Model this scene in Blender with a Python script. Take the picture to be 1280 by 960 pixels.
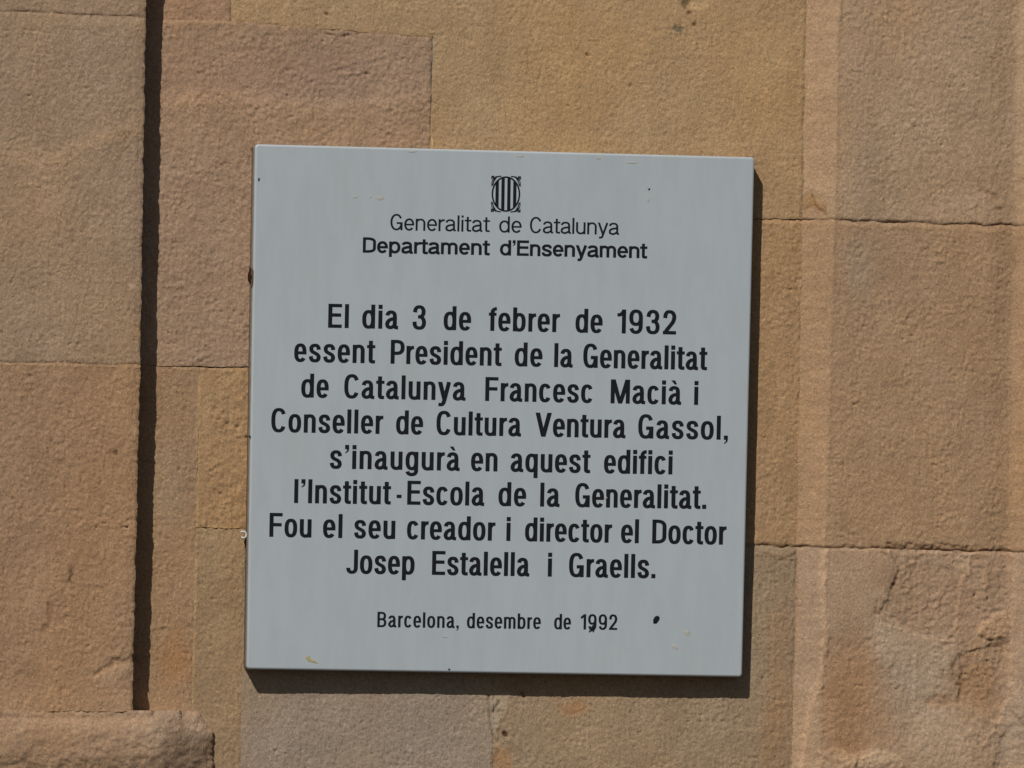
import bpy, math
import numpy as np

SC = bpy.context.scene
for o in list(bpy.data.objects):
    bpy.data.objects.remove(o)

# ------------------------------------------------------------------ camera
PX = 0.00096                    # metres of wall per photograph pixel
DIST = 12.0
YAW, PITCH, ROLL = math.radians(9.8), math.radians(2.2), math.radians(1.12)
CENTRE = np.array([0.0, 0.0, 2.06])
F = DIST / PX
fw = np.array([math.sin(YAW) * math.cos(PITCH), math.cos(YAW) * math.cos(PITCH), math.sin(PITCH)])
CAM = CENTRE - fw * DIST
rt = np.array([math.cos(YAW), -math.sin(YAW), 0.0])
up = np.cross(rt, fw)
c_, s_ = math.cos(ROLL), math.sin(ROLL)
rt2 = rt * c_ + up * s_
up2 = -rt * s_ + up * c_
rt, up = rt2, up2
import mathutils
cd = bpy.data.cameras.new('camera')
cam = bpy.data.objects.new('camera', cd)
SC.collection.objects.link(cam)
M = mathutils.Matrix(((rt[0], up[0], -fw[0], CAM[0]), (rt[1], up[1], -fw[1], CAM[1]),
                      (rt[2], up[2], -fw[2], CAM[2]), (0, 0, 0, 1)))
cam.matrix_world = M
cd.sensor_width = 36.0
cd.lens = F * 36.0 / 1280.0
cd.clip_start = 0.1
cd.clip_end = 500.0
SC.camera = cam

# ------------------------------------------------------------------ light
SUN = np.array([-0.655, -1.0, 1.16])             # from the wall towards the sun
SUN = SUN / np.linalg.norm(SUN)
EL = math.asin(SUN[2])
w = bpy.data.worlds.new('World')
SC.world = w
w.use_nodes = True
nt = w.node_tree
nt.nodes.clear()
sky = nt.nodes.new('ShaderNodeTexSky')
sky.sky_type = 'NISHITA'
sky.sun_disc = False
sky.sun_elevation = EL
sky.sun_rotation = math.atan2(SUN[0], SUN[1])
bg = nt.nodes.new('ShaderNodeBackground')
bg.inputs['Strength'].default_value = 0.05
wo = nt.nodes.new('ShaderNodeOutputWorld')
nt.links.new(sky.outputs[0], bg.inputs[0])
nt.links.new(bg.outputs[0], wo.inputs[0])
sd = bpy.data.lights.new('sun', 'SUN')
sd.energy = 5.0
sd.angle = math.radians(0.5)
sd.color = (1.0, 0.965, 0.91)
so = bpy.data.objects.new('sun', sd)
SC.collection.objects.link(so)
so.rotation_euler = mathutils.Vector((-SUN).tolist()).to_track_quat('-Z', 'Y').to_euler()
so.location = (-4, -6, 9)
vs = SC.view_settings
vs.view_transform = 'Standard'
vs.look = 'None'
vs.exposure = -0.54
vs.gamma = 1.0
SC.cycles.filter_width = 1.5

# ------------------------------------------------------------------ helpers
def P(px, py, h=0.0):
    """point of the plane standing h metres in front of the wall plane that lies under photo pixel px, py"""
    px = np.asarray(px, float); py = np.asarray(py, float); h = np.asarray(h, float)
    d = (fw[None, :] + ((px.ravel() - 640.0) / F)[:, None] * rt[None, :]
         - ((py.ravel() - 480.0) / F)[:, None] * up[None, :])
    t = (-h.ravel() - CAM[1]) / d[:, 1]
    return (CAM[None, :] + d * t[:, None])

def tag(o, label=None, cat=None, group=None, kind=None):
    if label: o['label'] = label
    if cat: o['category'] = cat
    if group: o['group'] = group
    if kind: o['kind'] = kind
    return o

def empty(name, loc):
    o = bpy.data.objects.new(name, None)
    o.empty_display_size = 0.1
    SC.collection.objects.link(o)
    o.location = [float(v) for v in loc]
    return o

def mesh(name, V, faces, mat, parent=None, smooth=False, color=None, tint=None, quads=None):
    V = np.asarray(V, np.float64)
    org = np.array(parent_origin(parent))
    me = bpy.data.meshes.new(name)
    if quads is not None:
        nf = len(quads)
        me.vertices.add(len(V)); me.vertices.foreach_set('co', (V - org).astype(np.float32).ravel())
        me.loops.add(nf * 4); me.loops.foreach_set('vertex_index', quads.astype(np.int32).ravel())
        me.polygons.add(nf)
        me.polygons.foreach_set('loop_start', np.arange(0, nf * 4, 4, dtype=np.int32))
        me.update(calc_edges=True)
    else:
        me.from_pydata((V - org).tolist(), [], faces)
    if smooth:
        me.polygons.foreach_set('use_smooth', np.ones(len(me.polygons), bool))
    if tint is not None:
        a = me.color_attributes.new('tint', 'FLOAT_COLOR', 'POINT')
        rgba = np.ones((len(V), 4), np.float32); rgba[:, :3] = tint
        a.data.foreach_set('color', rgba.ravel())
    me.materials.append(mat)
    me.validate()
    o = bpy.data.objects.new(name, me)
    SC.collection.objects.link(o)
    if parent: o.parent = parent
    if color is not None: o.color = (*color, 1.0)
    return o

def parent_origin(p):
    x = np.zeros(3)
    while p is not None:
        x = x + np.array(p.location)
        p = p.parent
    return x

# gradient noise, vectorised
def _h(ix, iy, seed):
    n = (ix.astype(np.int64) * 374761393 + iy.astype(np.int64) * 668265263 + seed * 1274126177) & 0xffffffff
    n = ((n ^ (n >> 13)) * 1103515245) & 0xffffffff
    n = ((n ^ (n >> 16)) * 2246822519) & 0xffffffff
    return ((n ^ (n >> 15)) & 0xffff) / 65535.0

def noise(x, y, seed=0):
    ix = np.floor(x); iy = np.floor(y)
    fx = x - ix; fy = y - iy
    u = fx * fx * fx * (fx * (fx * 6 - 15) + 10)
    v = fy * fy * fy * (fy * (fy * 6 - 15) + 10)
    def g(ax, ay):
        a = _h(ix + ax, iy + ay, seed) * 2 * math.pi
        return np.cos(a) * (fx - ax) + np.sin(a) * (fy - ay)
    n0 = g(0, 0) * (1 - u) + g(1, 0) * u
    n1 = g(0, 1) * (1 - u) + g(1, 1) * u
    return (n0 * (1 - v) + n1 * v) * 1.5

def fbm(x, y, octv=3, seed=0, gain=0.5):
    s = 0.0; a = 1.0
    for k in range(octv):
        s = s + a * noise(x * 2 ** k + 17.3 * k, y * 2 ** k - 9.1 * k, seed + k)
        a *= gain
    return s

def sm(a, b, x):
    t = np.clip((x - a) / (b - a), 0, 1)
    return t * t * (3 - 2 * t)

# ------------------------------------------------------------------ materials
def new_mat(name):
    m = bpy.data.materials.new(name); m.use_nodes = True
    n = m.node_tree; n.nodes.clear()
    out = n.nodes.new('ShaderNodeOutputMaterial')
    b = n.nodes.new('ShaderNodeBsdfPrincipled')
    n.links.new(b.outputs[0], out.inputs[0])
    return m, n, b

def N(n, t, **kw):
    x = n.nodes.new(t)
    for k, v in kw.items():
        if k in x.inputs.keys(): x.inputs[k].default_value = v
        else: setattr(x, k, v)
    return x

def ramp(n, src, stops):
    r = n.nodes.new('ShaderNodeValToRGB')
    e = r.color_ramp.elements
    e[0].position, e[0].color = stops[0][0], (*stops[0][1], 1)
    e[1].position, e[1].color = stops[-1][0], (*stops[-1][1], 1)
    for p, c in stops[1:-1]:
        q = e.new(p); q.color = (*c, 1)
    n.links.new(src, r.inputs[0])
    return r

def mul(n, a, b, f=1.0):
    m = n.nodes.new('ShaderNodeMix'); m.data_type = 'RGBA'; m.blend_type = 'MULTIPLY'
    m.inputs[0].default_value = f
    n.links.new(a, m.inputs[6]); n.links.new(b, m.inputs[7])
    return m.outputs[2]

def stone_material():
    m, n, b = new_mat('sandstone')
    L = n.links
    oi = n.nodes.new('ShaderNodeObjectInfo')
    at = N(n, 'ShaderNodeAttribute', attribute_name='tint')
    geo = n.nodes.new('ShaderNodeNewGeometry')
    mp = n.nodes.new('ShaderNodeMapping'); mp.inputs['Scale'].default_value = (1, 1, 0.6)
    L.new(geo.outputs['Position'], mp.inputs[0])
    c = mul(n, oi.outputs['Color'], at.outputs['Color'])
    # broad iron and grey clouds in the stone
    n1 = N(n, 'ShaderNodeTexNoise', Scale=5.0, Detail=4.0, Roughness=0.55); L.new(mp.outputs[0], n1.inputs['Vector'])
    c = mul(n, c, ramp(n, n1.outputs['Fac'], [(0.3, (1.06, 1.0, 0.92)), (0.5, (1.0, 1.0, 1.0)), (0.7, (0.95, 0.985, 1.05))]).outputs[0])
    n2 = N(n, 'ShaderNodeTexNoise', Scale=22.0, Detail=5.0, Roughness=0.6); L.new(mp.outputs[0], n2.inputs['Vector'])
    c = mul(n, c, ramp(n, n2.outputs['Fac'], [(0.3, (0.90, 0.885, 0.87)), (0.7, (1.08, 1.09, 1.10))]).outputs[0])
    n3 = N(n, 'ShaderNodeTexNoise', Scale=300.0, Detail=4.0, Roughness=0.7); L.new(geo.outputs['Position'], n3.inputs['Vector'])
    c = mul(n, c, ramp(n, n3.outputs['Fac'], [(0.3, (0.84, 0.83, 0.81)), (0.5, (1.0, 1.0, 1.0)), (0.72, (1.14, 1.15, 1.16))]).outputs[0])
    # single mineral grains
    vg = N(n, 'ShaderNodeTexVoronoi', Scale=620.0); L.new(geo.outputs['Position'], vg.inputs['Vector'])
    sp = n.nodes.new('ShaderNodeSeparateColor'); L.new(vg.outputs['Color'], sp.inputs[0])
    c = mul(n, c, ramp(n, sp.outputs[0], [(0.0, (0.80, 0.79, 0.78)), (0.25, (0.97, 0.97, 0.97)), (0.8, (1.03, 1.03, 1.03)), (1.0, (1.24, 1.24, 1.22))]).outputs[0])
    # scattered dark specks
    v = N(n, 'ShaderNodeTexVoronoi', Scale=85.0); L.new(geo.outputs['Position'], v.inputs['Vector'])
    n4 = N(n, 'ShaderNodeTexNoise', Scale=14.0, Detail=2.0); L.new(geo.outputs['Position'], n4.inputs['Vector'])
    ad = N(n, 'ShaderNodeMath', operation='ADD')
    L.new(v.outputs['Distance'], ad.inputs[0]); L.new(n4.outputs['Fac'], ad.inputs[1])
    c = mul(n, c, ramp(n, ad.outputs[0], [(0.36, (0.62, 0.55, 0.5)), (0.42, (1, 1, 1))]).outputs[0])
    gb = N(n, 'ShaderNodeMix', data_type='RGBA', blend_type='MULTIPLY'); gb.inputs[0].default_value = 1.0
    gb.inputs[7].default_value = (1.03, 1.0, 0.985, 1.0)
    L.new(c, gb.inputs[6]); c = gb.outputs[2]
    L.new(c, b.inputs['Base Color'])
    b.inputs['Roughness'].default_value = 0.92
    b.inputs['Specular IOR Level'].default_value = 0.2
    n5 = N(n, 'ShaderNodeTexNoise', Scale=420.0, Detail=4.0, Roughness=0.65)
    L.new(mp.outputs[0], n5.inputs['Vector'])
    bp = N(n, 'ShaderNodeBump', Strength=0.9, Distance=0.0013)
    L.new(n5.outputs['Fac'], bp.inputs['Height']); L.new(bp.outputs[0], b.inputs['Normal'])
    return m

STONE = stone_material()

def flat(name, col, rough=0.6, spec=0.3, var=0.0, scale=60.0):
    m, n, b = new_mat(name)
    b.inputs['Roughness'].default_value = rough
    b.inputs['Specular IOR Level'].default_value = spec
    g = n.nodes.new('ShaderNodeNewGeometry')
    t = N(n, 'ShaderNodeTexNoise', Scale=scale, Detail=4.0); n.links.new(g.outputs['Position'], t.inputs['Vector'])
    lo = tuple(v * (1 - var) for v in col); hi = tuple(min(1, v * (1 + var)) for v in col)
    n.links.new(ramp(n, t.outputs['Fac'], [(0.3, lo), (0.7, hi)]).outputs[0], b.inputs['Base Color'])
    return m

def plaque_material():
    m, n, b = new_mat('enamelled_panel')
    L = n.links
    g = n.nodes.new('ShaderNodeNewGeometry')
    mp = n.nodes.new('ShaderNodeMapping'); mp.inputs['Scale'].default_value = (1, 1, 0.25)
    L.new(g.outputs['Position'], mp.inputs[0])
    t = N(n, 'ShaderNodeTexNoise', Scale=6.0, Detail=5.0, Roughness=0.6); L.new(mp.outputs[0], t.inputs['Vector'])
    c = ramp(n, t.outputs['Fac'], [(0.3, (0.397, 0.438, 0.466)), (0.7, (0.408, 0.443, 0.466))]).outputs[0]
    t2 = N(n, 'ShaderNodeTexNoise', Scale=60.0, Detail=4.0, Roughness=0.6); L.new(mp.outputs[0], t2.inputs['Vector'])
    c = mul(n, c, ramp(n, t2.outputs['Fac'], [(0.35, (0.965, 0.968, 0.965)), (0.6, (1.015, 1.015, 1.015))]).outputs[0])
    mp2 = n.nodes.new('ShaderNodeMapping'); mp2.inputs['Scale'].default_value = (1, 1, 0.05)
    L.new(g.outputs['Position'], mp2.inputs[0])
    t4 = N(n, 'ShaderNodeTexNoise', Scale=70.0, Detail=3.0, Roughness=0.6); L.new(mp2.outputs[0], t4.inputs['Vector'])
    c = mul(n, c, ramp(n, t4.outputs['Fac'], [(0.35, (0.993, 0.993, 0.993)), (0.65, (1.006, 1.005, 1.003))]).outputs[0])
    # rare tiny specks of dirt
    v = N(n, 'ShaderNodeTexVoronoi', Scale=42.0); L.new(g.outputs['Position'], v.inputs['Vector'])
    t3 = N(n, 'ShaderNodeTexNoise', Scale=9.0, Detail=1.0); L.new(g.outputs['Position'], t3.inputs['Vector'])
    ad = N(n, 'ShaderNodeMath', operation='MULTIPLY_ADD'); ad.inputs[1].default_value = 0.8
    L.new(t3.outputs['Fac'], ad.inputs[0]); L.new(v.outputs['Distance'], ad.inputs[2])
    c = mul(n, c, ramp(n, ad.outputs[0], [(0.10, (0.8, 0.78, 0.72)), (0.16, (1, 1, 1))]).outputs[0])
    L.new(c, b.inputs['Base Color'])
    b.inputs['Roughness'].default_value = 0.38
    b.inputs['Specular IOR Level'].default_value = 0.4
    n5 = N(n, 'ShaderNodeTexNoise', Scale=25.0, Detail=3.0)
    L.new(g.outputs['Position'], n5.inputs['Vector'])
    bp = N(n, 'ShaderNodeBump', Strength=0.12, Distance=0.001)
    L.new(n5.outputs['Fac'], bp.inputs['Height']); L.new(bp.outputs[0], b.inputs['Normal'])
    return m

PANEL = plaque_material()
INK = flat('black_lettering_paint', (0.009, 0.011, 0.014), 0.6, 0.12, 0.2, 200)
RUST = flat('rust', (0.035, 0.015, 0.010), 0.9, 0.1, 0.4, 400)
YELLOW = flat('yellowed_stain', (0.40, 0.33, 0.17), 0.7, 0.1, 0.12, 400)
PALE = flat('white_plastic', (0.62, 0.60, 0.55), 0.6, 0.3, 0.15, 500)
SPOT = flat('dark_grime', (0.02, 0.017, 0.016), 0.8, 0.1, 0.3, 500)
PAVE = flat('dark_asphalt', (0.06, 0.055, 0.05), 0.9, 0.2, 0.2, 7)

# ------------------------------------------------------------------ relief, stains and some painted highlights of the wall, in photo-pixel units (about 1 mm each)
# lines: points, half width, height in mm (negative = cut), colour multiplier
LINES = [
    # damaged right hand stone
    ([(1093, 688), (1108, 696), (1117, 714), (1119, 724), (1110, 742)], 1.6, -1.0, (0.98, 0.96, 0.94)),
    ([(1119, 724), (1110, 742), (1108, 746)], 1.5, -1.8, (0.72, 0.68, 0.64)),
    ([(1095, 752), (1092, 768)], 1.5, -1.6, (0.75, 0.7, 0.66)),
    ([(1092, 768), (1110, 780), (1128, 784), (1150, 794), (1160, 798)], 2.6, -1.4, (0.9, 0.88, 0.86)),
    ([(1211, 700), (1200, 735), (1192, 790)], 2.4, 1.0, (1.16, 1.13, 1.10)),  # ridge, its highlight painted in as a lighter tint
    ([(1196, 820), (1188, 842), (1201, 850), (1196, 876)], 3.0, -1.8, (0.78, 0.74, 0.7)),
    ([(1254, 882), (1240, 915), (1228, 930)], 2.5, 1.4, (1.15, 1.12, 1.08)),
    ([(1262, 890), (1280, 910)], 2.0, -1.8, (0.75, 0.7, 0.66)),
    ([(1142, 820), (1141, 880), (1132, 960)], 2.0, 0.8, (1.12, 1.12, 1.12)),
    ([(1029, 690), (1028, 740), (1030, 790), (1025, 850), (1013, 880), (1008, 910), (1000, 960)], 4.0, 1.5, (1.30, 1.28, 1.24)),
    ([(997, 700), (996, 760), (990, 860)], 1.6, -0.9, (0.86, 0.8, 0.76)),
    ([(1268, 700), (1264, 780), (1260, 860)], 2.0, 0.8, (1.12, 1.12, 1.1)),
    ([(956, 279), (1003, 280), (1040, 281), (1150, 284), (1265, 291)], 1.6, 0.3, (1.14, 1.12, 1.10)),  # sunlit rim of the stones below the upper joint, painted lighter
    ([(1030, 688), (1090, 688), (1160, 691), (1265, 695)], 1.8, 0.3, (1.14, 1.12, 1.10)),  # sunlit rim under the lower joint, likewise painted into the tint
    # mortar lines on the wall left of the plaque
    ([(250, 470), (248, 560), (246, 660), (244, 760), (241, 880)], 1.4, 0.7, (1.3, 1.28, 1.16)),
    ([(246, 660), (300, 660)], 1.3, 0.5, (1.3, 1.28, 1.15)),
    ([(0, 190), (60, 205), (120, 176), (175, 158)], 11.0, 0.8, (1.20, 1.17, 1.10)),
    ([(0, 455), (175, 459)], 1.5, 0.6, (1.16, 1.14, 1.12)),
    ([(205, 461), (306, 463)], 1.5, 0.6, (1.16, 1.14, 1.12)),
    ([(0, 16), (80, 18), (180, 28)], 2.6, 0.4, (1.12, 1.12, 1.1)),
    ([(205, 28), (292, 29)], 2.0, 0.3, (1.16, 1.15, 1.12)),
    ([(290, 30), (400, 36), (470, 42), (538, 46)], 5.0, 0.3, (1.06, 1.03, 0.97)),
    ([(400, 40), (425, 46), (447, 42)], 1.2, -1.2, (0.7, 0.66, 0.62)),
    ([(210, 128), (300, 122), (390, 138), (450, 132), (535, 124)], 10.0, 0.8, (1.20, 1.18, 1.10)),
    ([(536, 168), (541, 176), (540, 184)], 1.4, 0.8, (1.5, 1.45, 1.3)),
    # base of the left pilaster stone
    ([(122, 843), (140, 830), (168, 823)], 4.0, -2.6, (0.84, 0.8, 0.76)),
    ([(56, 792), (64, 772), (62, 756)], 3.0, -1.6, (0.9, 0.86, 0.82)),
    ([(90, 710), (89, 722), (88, 728)], 2.2, -1.5, (0.32, 0.33, 0.33)),
    ([(60, 790), (90, 782)], 3.0, 0.9, (1.1, 1.08, 1.05)),
    ([(148, 168), (160, 172)], 3.0, -1.2, (0.85, 0.8, 0.8)),
    # mortar chip under the plaque
    ([(610, 870), (612, 900), (618, 925)], 1.6, -1.8, (0.6, 0.58, 0.55)),
    ([(624, 876), (616, 890)], 1.5, -1.8, (0.45, 0.42, 0.4)),
    ([(640, 872), (634, 892), (624, 912), (620, 935), (618, 960)], 2.2, -0.8, (0.86, 0.74, 0.62)),
    ([(652, 866), (654, 870)], 1.8, -2.0, (0.4, 0.36, 0.33)),
    # stained corner by the right joint
    ([(1015, 245), (1022, 260), (1032, 268)], 1.5, -0.8, (0.7, 0.62, 0.5)),
    ([(1222, 236), (1232, 241), (1242, 248)], 3.0, -1.4, (0.85, 0.82, 0.8)),
    ([(1018, 256), (1006, 262)], 2.0, -0.6, (0.8, 0.72, 0.6)),
    ([(945, 688), (975, 700), (994, 694)], 1.6, -0.9, (0.85, 0.82, 0.8)),
]
# blobs: cx, cy, rx, ry, rotation, height mm, colour, softness (0 hard .. 1 soft)
BLOBS = [
    (1243, 785, 21, 15, -0.6, 2.6, (1.13, 1.08, 1.02), 0.15),
    (1245, 806, 18, 4, -0.2, -1.0, (0.8, 0.76, 0.72), 0.5),
    (1170, 876, 22, 9, 0.1, -1.2, (0.92, 0.82, 0.74), 0.7),
    (1120, 840, 30, 70, -0.25, -0.8, (0.97, 1.01, 1.06), 0.9),
    (1058, 880, 32, 90, 0.0, -0.8, (0.93, 0.84, 0.74), 0.9),
    (1095, 950, 30, 14, 0.0, 1.4, (1.12, 1.14, 1.14), 0.5),
    (1056, 952, 12, 12, 0.3, 1.5, (1.15, 1.15, 1.12), 0.4),
    (1190, 945, 60, 34, 0.2, 1.2, (0.98, 0.98, 0.98), 0.7),
    (1215, 860, 34, 46, 0.1, -1.4, (0.95, 0.88, 0.8), 0.6),
    (1160, 740, 60, 42, 0.2, -0.8, (0.96, 0.93, 0.9), 0.6),
    (1230, 725, 5, 22, 0.0, 1.0, (1.1, 1.06, 1.02), 0.8),
    (1095, 745, 14, 12, 0.0, 0.4, (1.06, 1.1, 1.12), 0.8),
    (1290, 900, 40, 60, 0.0, -1.0, (0.92, 0.98, 1.05), 0.8),
    # ochre stone marks at the top
    (848, 36, 7, 5, 0.2, -1.2, (0.5, 0.58, 0.66), 0.3),
    (858, 3, 5, 9, 0.3, -1.2, (0.45, 0.45, 0.42), 0.3),
    (872, 5, 14, 6, -0.2, -0.6, (1.25, 1.28, 1.3), 0.5),
    (868, 30, 4, 2.2, -0.5, -1.6, (0.4, 0.32, 0.26), 0.4),
    (862, 16, 2.5, 2, 0, -1.6, (0.4, 0.35, 0.3), 0.4),
    (734, 68, 3, 2, 0.5, -1.6, (0.45, 0.36, 0.3), 0.4),
    (788, 107, 2, 3, 0.5, -1.2, (0.6, 0.48, 0.38), 0.4),
    (409, 17, 3, 2.5, 0.0, -1.6, (0.45, 0.38, 0.34), 0.4),
    (145, 566, 3, 3.5, 0.0, -1.2, (0.5, 0.42, 0.36), 0.4),
    (1248, 262, 5, 3, 0.2, -1.3, (0.7, 0.62, 0.55), 0.4),
    # lime bloom on lower left
    (140, 838, 36, 16, -0.2, 0.4, (1.13, 1.17, 1.22), 0.8),
    (244, 914, 16, 22, 0.3, 0.2, (1.10, 1.12, 1.14), 0.7),
    (215, 905, 42, 22, 0.0, 0.5, (1.12, 1.15, 1.2), 0.8),
    (40, 860, 50, 30, 0.2, -1.2, (1.0, 1.0, 1.0), 0.9),
    (166, 358, 5, 4, 0, 0.3, (1.5, 1.55, 1.65), 0.6),
    (170, 412, 9, 14, 0, 0.2, (1.05, 1.0, 0.86), 0.8),
    (166, 538, 6, 6, 0, 0.3, (1.3, 1.33, 1.38), 0.7),
    (160, 657, 9, 5, 0, 0.3, (1.2, 1.22, 1.24), 0.7),
    (260, 520, 9, 44, 0, 0.1, (1.06, 1.08, 1.1), 0.6),
    (215, 620, 26, 60, 0, 0.0, (0.98, 1.06, 1.14), 0.9),
    (220, 825, 26, 40, 0, -0.3, (1.06, 0.92, 0.78), 0.8),
    # mortar chip
    (628, 880, 14, 16, 0.2, 0.8, (1.12, 1.2, 1.32), 0.3),
    (619, 905, 7, 16, 0.1, 0.6, (1.08, 1.16, 1.26), 0.4),
    (631, 918, 3.6, 3.6, 0, -2.2, (0.3, 0.22, 0.15), 0.3),
    (621, 932, 4, 4, 0, 0.8, (1.3, 1.4, 1.5), 0.5),
    (718, 885, 18, 10, 0, 0.0, (1.1, 0.9, 0.75), 0.8),
    (628, 950, 12, 16, 0, 0.0, (1.1, 0.9, 0.72), 0.7),
    (970, 880, 18, 120, 0.05, 0.0, (1.06, 0.96, 0.86), 0.9),
    (1012, 250, 9, 12, 0.2, -0.3, (0.92, 0.87, 0.74), 0.8),
    (1026, 256, 8, 8, 0, 0.3, (0.95, 0.85, 0.72), 0.6),
    # colour clouds in the big stones
    (330, 95, 130, 34, 0.05, 0.0, (0.97, 0.945, 0.97), 0.9),
    (430, 160, 120, 26, 0.0, 0.0, (1.05, 1.03, 0.94), 0.9),
    (100, 90, 150, 60, 0.0, 0.0, (0.99, 0.99, 1.0), 0.9),
    (60, 380, 110, 60, 0.3, 0.0, (0.97, 0.99, 1.02), 0.9),
    (1075, 110, 30, 140, 0.0, 0.0, (0.97, 0.99, 1.05), 0.9),
    (1072, 330, 26, 46, 0.0, 0.0, (0.92, 0.98, 1.08), 0.9),
    (450, 905, 160, 60, 0.0, 0.0, (0.98, 1.0, 1.05), 0.9),
]

# flaked or patched plates: outline, height mm, colour, edge softness, extra roughness
PLATES = [
    ([(1106, 680), (1116, 702), (1119, 716), (1110, 745), (1094, 768), (1128, 783), (1160, 797), (1190, 800), (1197, 740), (1207, 682)], -1.9, (1.0, 0.99, 0.98), 0.9, 0.5),
    ([(1207, 682), (1198, 740), (1192, 800), (1199, 815), (1262, 800), (1266, 740), (1266, 690)], -0.9, (1.02, 0.99, 0.97), 1.2, 0.3),
    ([(1096, 775), (1130, 786), (1162, 800), (1194, 815), (1190, 860), (1214, 890), (1208, 1060), (1133, 1060), (1141, 880), (1116, 850), (1092, 810)], 0.7, (1.08, 1.105, 1.12), 9.0, 0.0),
    ([(1199, 817), (1262, 800), (1261, 872), (1246, 905), (1224, 890), (1196, 868)], -2.2, (0.99, 0.95, 0.90), 1.2, 0.5),
    ([(1024, 690), (1097, 688), (1112, 714), (1104, 745), (1090, 766), (1076, 800), (1024, 800)], 0.4, (1.02, 1.0, 0.98), 4.0, -0.7),
    ([(1030, 800), (1080, 790), (1112, 860), (1112, 930), (1060, 945), (1022, 920)], -0.5, (0.99, 0.93, 0.86), 10.0, 0.0),
    ([(1262, 905), (1300, 880), (1380, 880), (1380, 1060), (1230, 1060), (1244, 930)], -1.4, (0.95, 0.97, 1.0), 2.0, 0.8),
    ([(1020, 940), (1050, 936), (1070, 948), (1100, 938), (1126, 946), (1130, 1060), (1015, 1060)], 1.5, (1.12, 1.13, 1.12), 1.4, 0.7),
    ([(206, 22), (290, 24), (290, 31), (206, 36)], 0.3, (1.08, 1.06, 1.02), 2.0, -0.6),
    ([(0, 18), (182, 28), (182, 38), (90, 34), (0, 30)], 0.3, (1.06, 1.05, 1.03), 3.0, -0.6),
    ([(940, 686), (975, 690), (994, 684), (992, 700), (960, 698), (945, 694)], 0.8, (1.1, 1.08, 1.04), 1.0, -0.5),
    ([(1005, 240), (1030, 262), (1042, 272), (1004, 274)], -0.6, (0.98, 0.95, 0.9), 3.0, -0.4),
    ([(246, 462), (268, 464), (262, 560), (250, 640), (244, 655)], 0.2, (1.04, 1.05, 1.05), 3.0, -0.7),
]

def inside(x, y, pts):
    c = np.zeros(x.shape, bool)
    n = len(pts)
    for i in range(n):
        (x0, y0), (x1, y1) = pts[i], pts[(i + 1) % n]
        if y0 == y1: continue
        c ^= ((y0 > y) != (y1 > y)) & (x < (x1 - x0) * (y - y0) / (y1 - y0) + x0)
    return c

def seg_dist(x, y, pts):
    d = np.full(x.shape, 1e9)
    for (x0, y0), (x1, y1) in zip(pts[:-1], pts[1:]):
        dx, dy = x1 - x0, y1 - y0
        t = np.clip(((x - x0) * dx + (y - y0) * dy) / (dx * dx + dy * dy), 0, 1)
        d = np.minimum(d, np.hypot(x - x0 - t * dx, y - y0 - t * dy))
    return d

def features(x, y):
    h = np.zeros(x.shape); t = np.ones(x.shape + (3,))
    wx = x + 3.5 * noise(x / 9, y / 9, 71) + 1.5 * noise(x / 3.5, y / 3.5, 73)
    wy = y + 3.5 * noise(x / 9, y / 9, 72) + 1.5 * noise(x / 3.5, y / 3.5, 74)
    x0, x1, y0, y1 = x.min() - 20, x.max() + 20, y.min() - 20, y.max() + 20
    for pts, w_, hh, c in LINES:
        if max(p[0] for p in pts) < x0 or min(p[0] for p in pts) > x1: continue
        if max(p[1] for p in pts) < y0 or min(p[1] for p in pts) > y1: continue
        k = 0.25 if w_ < 2.2 else 1.0
        d = seg_dist(x + (wx - x) * k, y + (wy - y) * k, pts) / w_
        m = np.exp(-d * d) * (0.8 + 0.35 * noise(x / 14, y / 14, 77))
        h += m * hh
        t *= 1 + (np.array(c) - 1) * m[..., None]
    for cx, cy, rx, ry, rot, hh, c, soft in BLOBS:
        R_ = max(rx, ry) * 2
        if cx + R_ < x0 or cx - R_ > x1 or cy + R_ < y0 or cy - R_ > y1: continue
        big = min(1.0, min(rx, ry) / 8.0)
        ax, ay = x + (wx - x) * big - cx, y + (wy - y) * big - cy
        u = (ax * math.cos(rot) + ay * math.sin(rot)) / rx
        v = (-ax * math.sin(rot) + ay * math.cos(rot)) / ry
        r = np.hypot(u, v) + 0.35 * big * fbm(x / (R_ * 0.35), y / (R_ * 0.35), 3, 91)
        m = 1 - sm(1 - 0.75 * soft - 0.1, 1 + 0.35 * soft + 0.1, r)
        h += m * hh
        t *= 1 + (np.array(c) - 1) * m[..., None]
    rg = np.zeros(x.shape)
    for pts, hh, c, soft, ex in PLATES:
        if max(p[0] for p in pts) < x0 or min(p[0] for p in pts) > x1: continue
        if max(p[1] for p in pts) < y0 or min(p[1] for p in pts) > y1: continue
        d = seg_dist(wx, wy, pts + pts[:1]) * np.where(inside(wx, wy, pts), 1, -1)
        m = sm(-soft, soft, d)
        h += m * hh
        rg += m * ex
        t *= 1 + (np.array(c) - 1) * m[..., None]
    h += np.clip(rg, 0, 2) * (0.55 * fbm(x / 12, y / 9, 3, 95, 0.6) + 0.35 * np.abs(noise(x / 6, y / 5, 96)))
    return h, t, rg

def xA(y): return 1009 - 0.0190 * y - 0.000006 * y * y
def xB(y): return xA(y) + 38 - 0.006 * y
def xC(y): return 1271 - 0.0195 * y
PIL = 0.041                                        # how far the left pilaster stands out

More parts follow.
